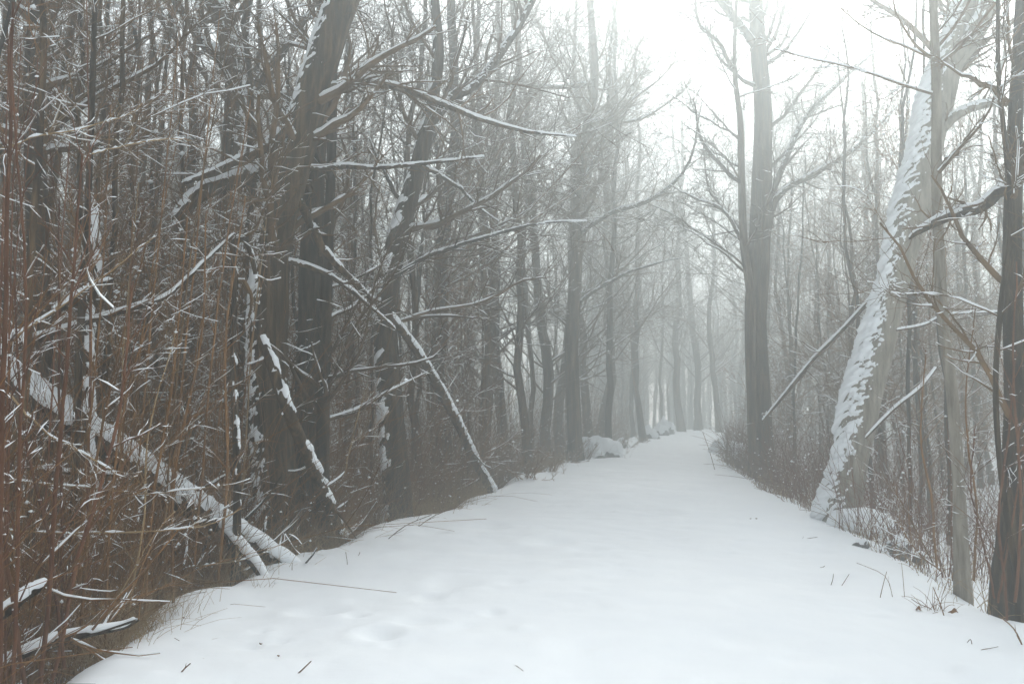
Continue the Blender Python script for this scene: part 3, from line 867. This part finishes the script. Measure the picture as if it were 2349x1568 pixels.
log('snowy_stick', 'short level snowy stick crossing the big leaning trunk',
    [(2055, 757, 11.5, .012), (2120, 745, 11.4, .014), (2175, 722, 11.3, .012), (2300, 715, 11.2, .008)], 'bark', .016, .1, 18, 8, seed=13, cat='branch', brk=.22, twigs=4)


# ------------------------------------------------------------------ near stems at the left border
def stem(name, label, pts, mat, seed, twigs=10, cat='sapling', group=None, n=30, tl=(.15, .6), snow=.6):
    g = np.random.default_rng(700 + seed)
    P, R = px_line(pts, n)
    base = P[0].copy(); P = P - base + np.cumsum(g.normal(size=P.shape) * .003, 0)
    o = empty(name, base)
    MB().tubes(P[None], R[None], 7).build('stem', M[mat], o)
    sn = MB()
    snow_on(sn, P[None], R[None], 5, .45, .9, .004, g)
    if twigs:
        S, sr = grow(P[None], R[None], twigs, .15, 1, math.radians(18), math.radians(50), lambda t, q, l: g.uniform(*tl, q), 7, .04, .10, .6, .008, .002, g=g)
        S2, sr2 = grow(S, sr, twigs * 3, .15, 1, math.radians(20), math.radians(50), lambda t, q, l: g.uniform(.08, .3, q), 5, .03, .13, .7, .005, .0016, g=g)
        MB().tubes(S, sr, 4).tubes(S2, sr2, 3).build('twigs', M[mat], o)
        snow_on(sn, S, sr, 3, .5, .9, .0035, g); snow_on(sn, S2, sr2, 3, .4, .9, .003, g)
        q = S[g.integers(0, len(S), 4), 0]; sn.blobs(q, g.uniform(.006, .015, 4))
    sn.build('snow', M['snow'], o)
    return tag(o, label, cat, group)


RED = [((-5, 1600), (5, 1100), (12, 600), (28, 0), 4.4, .014, 'red'), ((30, 1600), (45, 1150), (60, 700), (20, 150), 4.8, .010, 'red'),
       ((95, 1580), (128, 1150), (158, 800), (190, 350), 5.2, .013, 'red'), ((180, 1500), (205, 1200), (250, 900), (330, 560), 6.0, .010, 'twig'),
       ((120, 1560), (190, 1250), (265, 980), (300, 640), 5.6, .012, 'red'), ((240, 1480), (255, 1200), (300, 900), (360, 700), 6.4, .009, 'twig'),
       ((330, 1420), (350, 1150), (400, 850), (430, 500), 7.2, .011, 'twig'), ((400, 1400), (395, 1100), (450, 800), (470, 480), 7.6, .012, 'twig'),
       ((500, 1330), (520, 1100), (515, 800), (560, 450), 8.6, .013, 'twig'), ((60, 1580), (20, 1250), (-5, 1000), (-20, 700), 5.0, .011, 'red'),
       ((150, 1530), (120, 1250), (60, 950), (45, 560), 5.5, .010, 'red'), ((290, 1440), (330, 1200), (335, 1000), (395, 760), 6.9, .008, 'tan')]
for i, (a, b, c, d, Y, r, mt) in enumerate(RED):
    w_ = stem('whippy_sapling', ('red-brown' if mt == 'red' else 'tan' if mt == 'tan' else 'brown') + ' whippy upright stem in the nearest part of the left thicket',
         [(*a, Y, r), (*b, Y, r * .9), (*c, Y + .1, r * .75), (*d, Y + .2, r * .45)], mt, i, 14, group='whippy stems of the near left thicket')
    COUNTED.append((w_, b[0]))
g_ = np.random.default_rng(41)
for i in range(34):
    u0 = g_.uniform(-60, 600); Y = float(np.interp(u0, [-60, 600], [4.6, 9.4])) * g_.uniform(.95, 1.25)
    if at(u0, 925, Y)[0] > xl(Y) - .35:
        continue
    v0 = HORIZON + (CAM_H + .9) * F / Y; top = g_.uniform(-40, 620); ln = g_.uniform(-20, 190)
    mt = ['twig', 'twig', 'tan', 'red', 'twig_grey', 'twig'][int(g_.integers(0, 6))]
    if u0 < 160: mt = ['red', 'red', 'twig'][int(g_.integers(0, 3))]
    r = g_.uniform(.006, .012)
    w_ = stem('whippy_sapling', {'red': 'red-brown', 'tan': 'tan'}.get(mt, 'brown') + ' arching bare stem in the near left thicket',
              [(u0, v0, Y, r), (u0 + ln * .2 + g_.normal() * 8, v0 * .7 + top * .3, Y, r * .9), (u0 + ln * .5 + g_.normal() * 8, v0 * .35 + top * .65, Y + .1, r * .7), (u0 + ln + g_.normal() * 10, top, Y + .2, r * .4)],
              mt, 200 + i, 16, group='arching stems of the near left thicket')
    COUNTED.append((w_, u0))
WHIP = [([(-10, 1213), (130, 1224), (330, 1221), (470, 1210), (548, 1168)], 6.2, .0065, 'long tan whip stem running level across the lower left thicket'),
        ([(-10, 1095), (90, 1105), (200, 1112), (330, 1128), (460, 1118)], 6.6, .006, 'tan whip stem sagging level below the fallen trunk'),
        ([(-10, 345), (60, 325), (150, 308), (285, 272), (330, 240)], 5.6, .005, 'tan whip stem crossing the upper left corner'),
        ([(210, 352), (290, 335), (380, 322), (430, 330)], 6.2, .005, 'short tan whip stem right of the upper left corner'),
        ([(20, 905), (80, 975), (170, 1040), (260, 1085)], 5.4, .006, 'tan whip stem slanting down right over the fallen trunk'),
        ([(245, 1420), (300, 1320), (345, 1235), (395, 1170)], 6.6, .005, 'straight tan stalk slanting up right near the path edge'),
        ([(425, 1302), (470, 1296), (545, 1285), (605, 1265)], 8.3, .006, 'low tan stick lying along the path edge below the fallen trunk'),
        ([(790, 1090), (810, 1010), (830, 930), (850, 880)], 10.2, .006, 'golden tan reed leaning right beside the slim upright trunk'),
        ([(40, 770), (150, 700), (270, 620), (350, 560)], 5.8, .0055, 'tan whip stem rising right in the middle left thicket')]
for i, (pts, Y, r, lab) in enumerate(WHIP):
    m_ = len(pts)
    stem('bramble_cane', lab, [(u, v, Y, r * (1 - .5 * j / m_)) for j, (u, v) in enumerate(pts)], 'tan', 40 + i, 4, cat='cane', tl=(.1, .35))
RST = [((2310, 1400), (2300, 1200), (2320, 1000), (2335, 800), 7.0, .010, 'red'), ((2330, 1380), (2345, 1150), (2330, 900), (2340, 600), 6.9, .011, 'red'),
       ((2290, 1380), (2320, 1180), (2345, 1000), (2355, 800), 7.2, .008, 'red'), ((2150, 1300), (2135, 1150), (2110, 1000), (2120, 800), 9.5, .012, 'twig'),
       ((2140, 1290), (2090, 1180), (2060, 1130), (2040, 1100), 9.6, .007, 'twig'), ((2160, 1310), (2110, 1270), (2070, 1215), (2050, 1190), 9.2, .007, 'twig'),
       ((2235, 1330), (2240, 1150), (2215, 950), (2240, 700), 8.2, .010, 'twig'), ((2280, 1370), (2255, 1230), (2230, 1100), (2235, 980), 7.4, .008, 'red')]
for i, (a, b, c, d, Y, r, mt) in enumerate(RST):
    w_ = stem('whippy_sapling', ('red-brown' if mt == 'red' else 'brown') + ' thin bare stem near the right border trees',
         [(*a, Y, r), (*b, Y, r * .9), (*c, Y, r * .75), (*d, Y, r * .45)], mt, 60 + i, 10, group='thin stems by the right border')
    COUNTED.append((w_, b[0]))


# ------------------------------------------------------------------ rocks
def ico(sub=3):
    import bmesh
    bm = bmesh.new(); bmesh.ops.create_icosphere(bm, subdivisions=sub, radius=1)
    v = np.array([x.co[:] for x in bm.verts]); f = np.array([[x.index for x in p.verts] + [p.verts[2].index] for p in bm.faces])
    bm.free(); return v, f


ICO = ico(4)


def rock(name, label, u, v, size, seed, snow=.05, group=None, base_h=0.0, cover=.1):
    p = on_ground(u, v, base_h)
    V, Fc = ICO
    nz = .30 * fbm(V[:, 0] * 1.7 + seed * 5.1, V[:, 1] * 1.7 + V[:, 2] * 1.3 + seed) + .09 * fbm(V[:, 0] * 6 + seed, V[:, 1] * 5 + V[:, 2] * 4)
    r = 1 + nz
    q = V * r[:, None] * np.asarray(size)
    o = empty(name, (p[0], p[1], base_h))
    st_ = MB().add(q, Fc).build('stone', M['rock'], o)
    th = np.clip((V[:, 2] - cover + .3 * fbm(V[:, 0] * 3 + seed, V[:, 1] * 3)) * 1.6, -1, 1)
    off = np.where(th > 0, snow * np.sqrt(np.abs(th)), -.02)
    MB().add(q + norm(V * np.array([.6, .6, 1.2])) * off[:, None], Fc).build('snow', M['snow'], st_)
    return tag(o, label, 'rock', group)


rock('boulder', 'large snow-covered boulder at the left path edge, brush in front of it', 1368, 1050, (.62, .45, .46), 1, .10, cover=.12)
rock('rock', 'small dark rock touching the right end of the snow-covered boulder', 1428, 1028, (.22, .2, .28), 2, .07)
rock('rock', 'rounded snow-capped rock, first of the small row left of the far path', 1487, 1006, (.42, .3, .42), 3, .08, cover=.3)
rock('rock', 'snow-capped rock, second of the small row left of the far path', 1512, 1000, (.35, .3, .5), 4, .08, cover=.35)
rock('rock', 'tallest snow-capped rock, last of the small row left of the far path', 1528, 996, (.42, .35, .66), 5, .08, cover=.4)
rock('boulder', 'dark snow-capped rock at the foot of the tall straight trunk', 1698, 1055, (.36, .3, .34), 6, .09, cover=.25)
rock('boulder', 'snowy low rock left of the dark one at the tall straight trunk', 1668, 1040, (.4, .3, .25), 7, .12, cover=-.2)
rock('rock', 'fist-sized grey rock in the snow right of the big leaning trunk', 2064, 1262, (.12, .11, .13), 8, .025, cover=.5, base_h=-.06)
rock('rock', 'small half-buried brown rock in the snow, lower right of the big trunk', 1978, 1252, (.09, .08, .07), 9, .02, cover=.5, base_h=-.02)
rock('rock', 'tiny rock beside the fist-sized grey rock', 2112, 1280, (.07, .06, .06), 10, .02, cover=.4, base_h=-.06)
rock('snow_mound', 'low rounded snow mound right of the big leaning trunk base', 1968, 1200, (.3, .22, .10), 11, .10, cover=-.9)


for u, v in [(1310, 1066), (1340, 1060), (1375, 1054), (1405, 1046), (1440, 1032), (1475, 1020), (1675, 1062), (1720, 1075), (1262, 1090), (1205, 1108)]:
    p = on_ground(u, v, -.05)
    o = shrub(p[0], p[1], 7, rng.uniform(.32, .55), 'left' if u < 1500 else 'right', -.06)
    o['label'] = f'small brushy bush at the path edge {zone_of(p[0], p[1])}'


# ------------------------------------------------------------------ twigs and stalks standing in the snow of the path
def stalk(label, pts, Y=None, mat='twig', r=.004, fork=0, seed=0, name='twig', group=None):
    g = np.random.default_rng(900 + seed)
    b = on_ground(*pts[0])
    P = [np.array([b[0], b[1], -.03])]
    for u, v in pts:
        P.append(at(u, v, b[1] + .02 * len(P)))
    P = np.array(P); n = 10
    q = smooth_line(P, n); R = np.linspace(r, r * .55, n)
    o = empty(name, b)
    mb = MB().tubes((q - b)[None], R[None], 5)
    if fork:
        S, sr = grow((q - b)[None], R[None], fork, .35, .95, .4, .8, lambda t, k, l: np.full(k, .25) * l * g.uniform(.6, 1.2, k), 5, .05, .08, .8, .01, .0016, g=g)
        mb.tubes(S, sr, 4)
    mb.build('shoot', M[mat], o)
    return tag(o, label, 'twig', group)


ST = [([(660, 1566), (690, 1538), (714, 1515)], .006, 1, 'dark twig sticking out of the snow at the bottom, left of centre'),
      ([(400, 1566), (418, 1538), (437, 1520)], .006, 1, 'dark twig poking up at the bottom edge left, right of the forked one'),
      ([(240, 1566), (258, 1545), (273, 1535)], .006, 2, 'forked dark twig poking up at the bottom left by the path edge'),
      ([(205, 1566), (225, 1552), (240, 1543)], .005, 0, 'short twig nearest to the bottom left corner'),
      ([(432, 1494), (420, 1475), (400, 1462)], .0025, 0, 'fine curved stalk bowing left above the bottom twigs'),
      ([(500, 1440), (515, 1447), (530, 1459)], .0025, 0, 'fine stalk lying on the snow, left half'),
      ([(1238, 1562), (1210, 1545), (1184, 1525)], .003, 1, 'thin twig lying on the snow at the bottom centre'),
      ([(797, 1300), (796, 1285), (793, 1265)], .004, 0, 'single upright stalk near the left path edge'),
      ([(818, 1282), (824, 1270), (826, 1266)], .003, 1, 'tiny upright stalk right of the single one at the left edge'),
      ([(670, 1310), (670, 1298), (671, 1290)], .004, 0, 'tiny dark stalk at the end of the fallen trunk'),
      ([(1905, 1345), (1910, 1330), (1912, 1315)], .004, 0, 'upright stalk in the right half of the path, leftmost of its pair'),
      ([(1928, 1348), (1937, 1333), (1948, 1316)], .004, 0, 'slanting stalk right of the upright one on the path'),
      ([(2018, 1375), (2026, 1340), (2034, 1310)], .004, 0, 'slanting stalk crossed by a bowed stem, right part of the path'),
      ([(2048, 1372), (2030, 1320), (1965, 1290)], .003, 1, 'bowed stem crossing a slanting stalk, right part of the path'),
      ([(2075, 1370), (2072, 1330), (2068, 1290)], .003, 0, 'thin tall stalk right of the crossed pair'),
      ([(1834, 1238), (1855, 1234), (1875, 1231)], .004, 1, 'short dark stick lying level on the snow left of the small rocks'),
      ([(1880, 1302), (1887, 1300), (1892, 1297)], .004, 0, 'tiny stick on the snow above the upright pair'),
      ([(2165, 1410), (2155, 1380), (2140, 1345)], .005, 3, 'branched dry weed at the right path edge'),
      ([(2135, 1395), (2110, 1385), (2090, 1372)], .004, 2, 'low weed bending left at the right path edge'),
      ([(2230, 1480), (2226, 1465), (2215, 1478)], .003, 0, 'tiny bent grass stalk low in the right corner'),
      ([(2250, 1490), (2270, 1486), (2290, 1482)], .003, 0, 'thin stalk lying level low in the right corner'),
      ([(2310, 1420), (2308, 1390), (2304, 1350)], .011, 0, 'thick red-brown stub at the lower right corner'),
      ([(2345, 1480), (2325, 1440), (2290, 1410)], .006, 2, 'dark stick leaning at the right border low down'),
      ([(1640, 1078), (1628, 1035), (1612, 990)], .010, 0, 'tall thin stalk leaning left at the right edge of the far path'),
      ([(1668, 1066), (1668, 1030), (1672, 985)], .012, 3, 'forked stalk before the snowy low rock'),
      ([(1780, 1135), (1765, 1085), (1752, 1040)], .008, 1, 'stalk leaning left before the tall straight trunk'),
      ([(1830, 1140), (1805, 1090), (1795, 1050)], .008, 1, 'stalk leaning left, right of the tall straight trunk'),
      ([(1870, 1150), (1868, 1110), (1880, 1060)], .007, 2, 'brush stalk just left of the big leaning trunk foot'),
      ([(950, 1215), (1000, 1180), (1060, 1160)], .006, 3, 'arching dark stem bowed over the left path edge'),
      ([(880, 1245), (930, 1205), (990, 1180)], .006, 3, 'forked dark stem lying over the left path edge')]
for i, (pts, r, fk, lab) in enumerate(ST):
    stalk(lab, pts, r=r, fork=fk, seed=i, mat='red' if 'red-brown' in lab else 'twig')

# crumbs of bark and leaf on the snow
for i, (u, v, lab) in enumerate([(526, 1455, 'curled dead leaf on the snow near the fine stalk'), (597, 1478, 'tiny dead leaf on the snow left of the dents'),
                                 (638, 1506, 'dead leaf on the snow above the bottom twig'), (420, 1418, 'dead leaf at the left path edge'),
                                 (1735, 1190, 'dark speck of bark on the path by the right edge'), (1722, 1190, 'thin flake of bark beside the dark speck'),
                                 (468, 1515, 'curled leaf standing on the snow, bottom left')]):
    b = on_ground(u, v, .03)
    g = np.random.default_rng(i)
    n = 7; a = np.linspace(-1, 1, n)
    w = .008 * (1 - a ** 2) + .0012
    c = np.stack([a * .014, .1 * a * .01, .008 * a ** 2 + .003], 1)
    up_ = np.stack([c[:, 0], c[:, 1] + w, c[:, 2] + w * .7], 1); dn = np.stack([c[:, 0], c[:, 1] - w, c[:, 2] + w * .7], 1)
    vv = np.concatenate([up_, c, dn]); vv = np.concatenate([vv, vv - Z * .0015])
    ff = []
    for k in range(n - 1):
        ff += [[k, k + 1, n + k + 1, n + k], [n + k, n + k + 1, 2 * n + k + 1, 2 * n + k]]
    ff = np.array(ff); ff = np.concatenate([ff, ff[:, ::-1] + 3 * n])
    o = MB().add(vv, ff).build('dead_leaf', M['leaf'])
    o.location = b; o.rotation_euler = (g.uniform(-.4, .4), g.uniform(-.4, .4), g.uniform(0, 6))
    tag(o, lab, 'leaf')


# ------------------------------------------------------------------ dead grass and undergrowth
def blades(mb, x, y, z, h, r, lean, m=6, s=3):
    n = len(x)
    a = rng.uniform(0, 6.28, n); l = np.abs(rng.normal(size=n)) * lean
    d = norm(np.stack([np.cos(a) * l, np.sin(a) * l, np.ones(n)], 1))
    P = np.empty((n, m, 3)); P[:, 0] = np.stack([x, y, z - .08], 1)
    bend = np.stack([np.cos(a), np.sin(a), -np.ones(n)], 1) * (rng.uniform(0, .16, n) * (1 + lean))[:, None]
    for i in range(1, m):
        d = norm(d + bend + rng.normal(size=(n, 3)) * .06)
        P[:, i] = P[:, i - 1] + d * (h / (m - 1))[:, None]
    R = r[:, None] * np.linspace(1, .35, m)[None]
    mb.tubes(P, R, s)
    return P, R


def tuft(label, u, v, n, h, spread, mat='tan', leafy=0, h0=0.0):
    b = on_ground(u, v, h0); g = rng
    o = empty('grass_tuft', b)
    x, y = g.normal(size=n) * spread, g.normal(size=n) * spread * .7
    mb = MB(); P, R = blades(mb, x, y, np.zeros(n), h * g.uniform(.35, 1.1, n), g.uniform(.002, .004, n), .3, 7)
    mb.build('blades', M[mat], o)
    sn = MB(); q = P[g.integers(0, n, max(3, n // 6)), g.integers(3, 7, max(3, n // 6))]
    sn.blobs(q, g.uniform(.006, .016, len(q))); sn.build('snow', M['snow'], o)
    for k in range(leafy):
        c = P[g.integers(0, n), g.integers(2, 6)]
        a = np.linspace(-1, 1, 6); w = .014 * (1 - a ** 2) + .002
        cc = np.stack([a * .05, .02 * a ** 2, -.03 * a ** 2], 1)
        vv = np.concatenate([cc + np.array([0, .3, 1]) * w[:, None], cc - np.array([0, .3, 1]) * w[:, None]])
        vv = np.concatenate([vv, vv + np.array([0, .002, 0])])
        ff = np.array([[i, i + 1, 7 + i, 6 + i] for i in range(5)])
        ob = MB().add(vv + 0, np.concatenate([ff, ff[:, ::-1] + 12])).build('leaf', M['leaf'], o)
        ob.location = c; ob.rotation_euler = (g.uniform(-.6, .6), g.uniform(-.6, .6), g.uniform(0, 6))
    return tag(o, label, 'grass')


tuft('big golden-brown dead grass clump around the foot of the slim upright trunk', 735, 1255, 240, 1.0, .16, 'leaf', 12, -.1)
tuft('tan dead grass tuft on the left path edge before the leaning pole', 1105, 1130, 50, .5, .12, 'tan', 0, -.1)
tuft('brown grass tuft at the left path edge below the forked tree', 960, 1190, 60, .5, .15, 'tan', 0, -.1)
tuft('tall tan reed tuft between the slim upright trunk and the forked tree', 820, 1235, 60, .9, .2, 'tan', 3, -.2)
tuft('small weed tuft on the snow near the end of the fallen trunk', 590, 1345, 22, .22, .06, 'tan', 0)
tuft('small dry tuft at the right path edge by the branched weed', 2148, 1395, 20, .35, .05, 'leaf', 3)
tuft('brown brush tuft before the snow-covered boulder', 1350, 1062, 60, .7, .5, 'twig', 0, -.1)
tuft('brush tuft left of the snow-covered boulder on the path edge', 1265, 1085, 40, .5, .3, 'twig', 0, -.1)

# countless stalks of the thickets
ug = MB()
N = 15000
y = np.where(rng.random(N) < .7, rng.uniform(3.5, 20, N), rng.uniform(20, 50, N))
x = xl(y) - .25 - np.abs(rng.normal(size=N)) * 2.0
ok = (np.hypot(x, y) > 3.6) & (x > -.6 * y - 1.5)
x, y = x[ok], y[ok]
P, R = blades(ug, x, y, gheight(x, y), rng.uniform(.4, 2.0, len(x)) * np.where(rng.random(len(x)) < .3, 1.7, .9), rng.uniform(.0022, .005, len(x)), .2)
o = ug.build('undergrowth', M['twig']); tag(o, 'brown tangle of dead stalks filling the left thicket', 'undergrowth', kind='stuff')
sn = MB()
T, TR = grow(P, R, 4500, .3, 1, .3, .9, lambda t, k, l: rng.uniform(.1, .4, k), 4, .03, .15, .7, .004, .002)
tw = MB().tubes(T, TR, 3)
o = tw.build('brushwood', M['twig_grey']); tag(o, 'fine grey side twigs among the left thicket stalks', 'undergrowth', kind='stuff')
snow_on(sn, T[::2], TR[::2], 3, .5, .9, .004)
q = P[rng.integers(0, len(P), 2500), rng.integers(2, 6, 2500)]
sn.blobs(q, rng.uniform(.006, .02, len(q)))
o = sn.build('snow_specks', M['snow']); tag(o, 'specks of snow caught on the left thicket stalks', 'snow', kind='stuff')

ug = MB()
N = 3400
y = np.where(rng.random(N) < .75, rng.uniform(9.5, 28, N), rng.uniform(28, 55, N))
x = xr(y) - .15 + np.abs(rng.normal(size=N)) * np.where(rng.random(N) < .4, .8, 3.4)
ok = (x < .6 * y + 1.5)
x, y = x[ok], y[ok]
P, R = blades(ug, x, y, np.maximum(gheight(x, y), -.40 * (np.maximum(x - xr(y) + .4, 0) / .9) ** 2), rng.uniform(.3, 1.7, len(x)), rng.uniform(.0025, .005, len(x)) * (.6 + y / 22), .2)
o = ug.build('undergrowth', M['red']); tag(o, 'red-brown brush of thin stalks along the right path edge', 'undergrowth', kind='stuff')
sn = MB(); q = P[rng.integers(0, len(P), 1200), rng.integers(2, 6, 1200)]
sn.blobs(q, rng.uniform(.008, .022, len(q)))
o = sn.build('snow_specks', M['snow']); tag(o, 'specks of snow caught on the right brush stalks', 'snow', kind='stuff')

gr = MB()
N = 4600
y = 6 + 28 * rng.random(N) ** 1.3; x = xl(y) + rng.normal(size=N) * .16 - .08
cl = vnoise(y * 1.1, 0 * y) > .0
blades(gr, x[cl], y[cl], np.full(cl.sum(), -.06), rng.uniform(.15, .75, cl.sum()) ** 1.2, rng.uniform(.0015, .003, cl.sum()) * (.7 + y[cl] / 25), .45)
N = 700
y = rng.uniform(7, 32, N); x = xr(y) - .25 + np.abs(rng.normal(size=N)) * .6
wr_ = np.maximum(x - xr(y) + .4, 0)
z = np.maximum(gheight(x, y), -.40 * (wr_ / .9) ** 2)
blades(gr, x, y, z, rng.uniform(.2, .6, N), rng.uniform(.0018, .0035, N) * (.7 + y / 18), .3)
o = gr.build('grass', M['tan']); tag(o, 'dry tan grass fringing the snowy path edges', 'grass', kind='stuff')

# the wood beyond, reading as one mass
g = np.random.default_rng(77)
fw = MB(); n = 900
x = g.uniform(-60, 75, n); y = g.uniform(68, 112, n)
ok = (x < xl(np.minimum(y, 70)) - 2) | (y > 73) | (x > xr(np.minimum(y, 70)) + 3)
x, y = x[ok], y[ok]; n = len(x)
h = g.uniform(7, 15, n)
t_ = np.linspace(0, 1, 8)
P = np.stack([x[:, None] + np.cumsum(g.normal(size=(n, 8)) * .12, 1), y[:, None] + 0 * t_[None], gheight(x, y)[:, None] - .2 + h[:, None] * t_[None]], -1)
R = g.uniform(.06, .17, n)[:, None] * (1.05 - t_[None])
B, br = grow(P, R, n * 12, .08, 1, .6, 1.4, lambda t, k, l: g.uniform(.8, 3.0, k), 5, .08, .14, .4, .03, .012, g=g)
C, cr = grow(B, br, n * 24, .1, 1, .4, 1.0, lambda t, k, l: g.uniform(.4, 1.4, k), 3, .04, .15, .6, .014, .009, g=g)
fw.tubes(P, R, 5).tubes(B, br, 3).tubes(C, cr, 3)
tag(fw.build('forest', M['twig_grey']), 'far mass of bare wood closing the view', 'forest', kind='stuff')

# ------------------------------------------------------------------ the snowy air
hm = bpy.data.materials.new('haze'); hm.use_nodes = True
t = hm.node_tree; t.nodes.clear()
pv = t.nodes.new('ShaderNodeVolumePrincipled')
pv.inputs['Color'].default_value = (.92, .985, .98, 1)
pv.inputs['Density'].default_value = HAZE_DENSITY
pv.inputs['Anisotropy'].default_value = 0.79
mo = t.nodes.new('ShaderNodeOutputMaterial')
t.links.new(pv.outputs[0], mo.inputs['Volume'])
x0, x1, y0, y1, z0, z1 = -92, 92, -20, 127, -5, 25
vv = [(x0, y0, z0), (x1, y0, z0), (x1, y1, z0), (x0, y1, z0), (x0, y0, z1), (x1, y0, z1), (x1, y1, z1), (x0, y1, z1)]
ff = [[3, 2, 1, 0], [4, 5, 6, 7], [0, 1, 5, 4], [1, 2, 6, 5], [2, 3, 7, 6], [3, 0, 4, 7]]
o = MB().add(vv, ff).build('haze', hm, smooth=False)
tag(o, 'pale winter haze filling the wood', 'haze', kind='stuff')

# ------------------------------------------------------------------ labels: tell look-alikes apart by their order from the left
ORD = ['first', 'second', 'third', 'fourth', 'fifth', 'sixth', 'seventh', 'eighth', 'ninth', 'tenth', 'eleventh', 'twelfth', 'thirteenth', 'fourteenth', 'fifteenth', 'sixteenth', 'seventeenth', 'eighteenth', 'nineteenth', 'twentieth']
by = {}
for ob, u in COUNTED:
    by.setdefault(ob['label'], []).append((u, ob))
for lab, lst in by.items():
    if 1 < len(lst) <= 20 and len(lab.split()) <= 13:
        for i, (u, ob) in enumerate(sorted(lst, key=lambda q: q[0])):
            ob['label'] = f'{lab}, {ORD[i]} from left'
for ob in COL.objects:
    if ob.parent is not None and ob.name.split('.')[0] in ('snow', 'crown', 'twigs', 'blades', 'stubs', 'stems'):
        ob['kind'] = 'stuff'
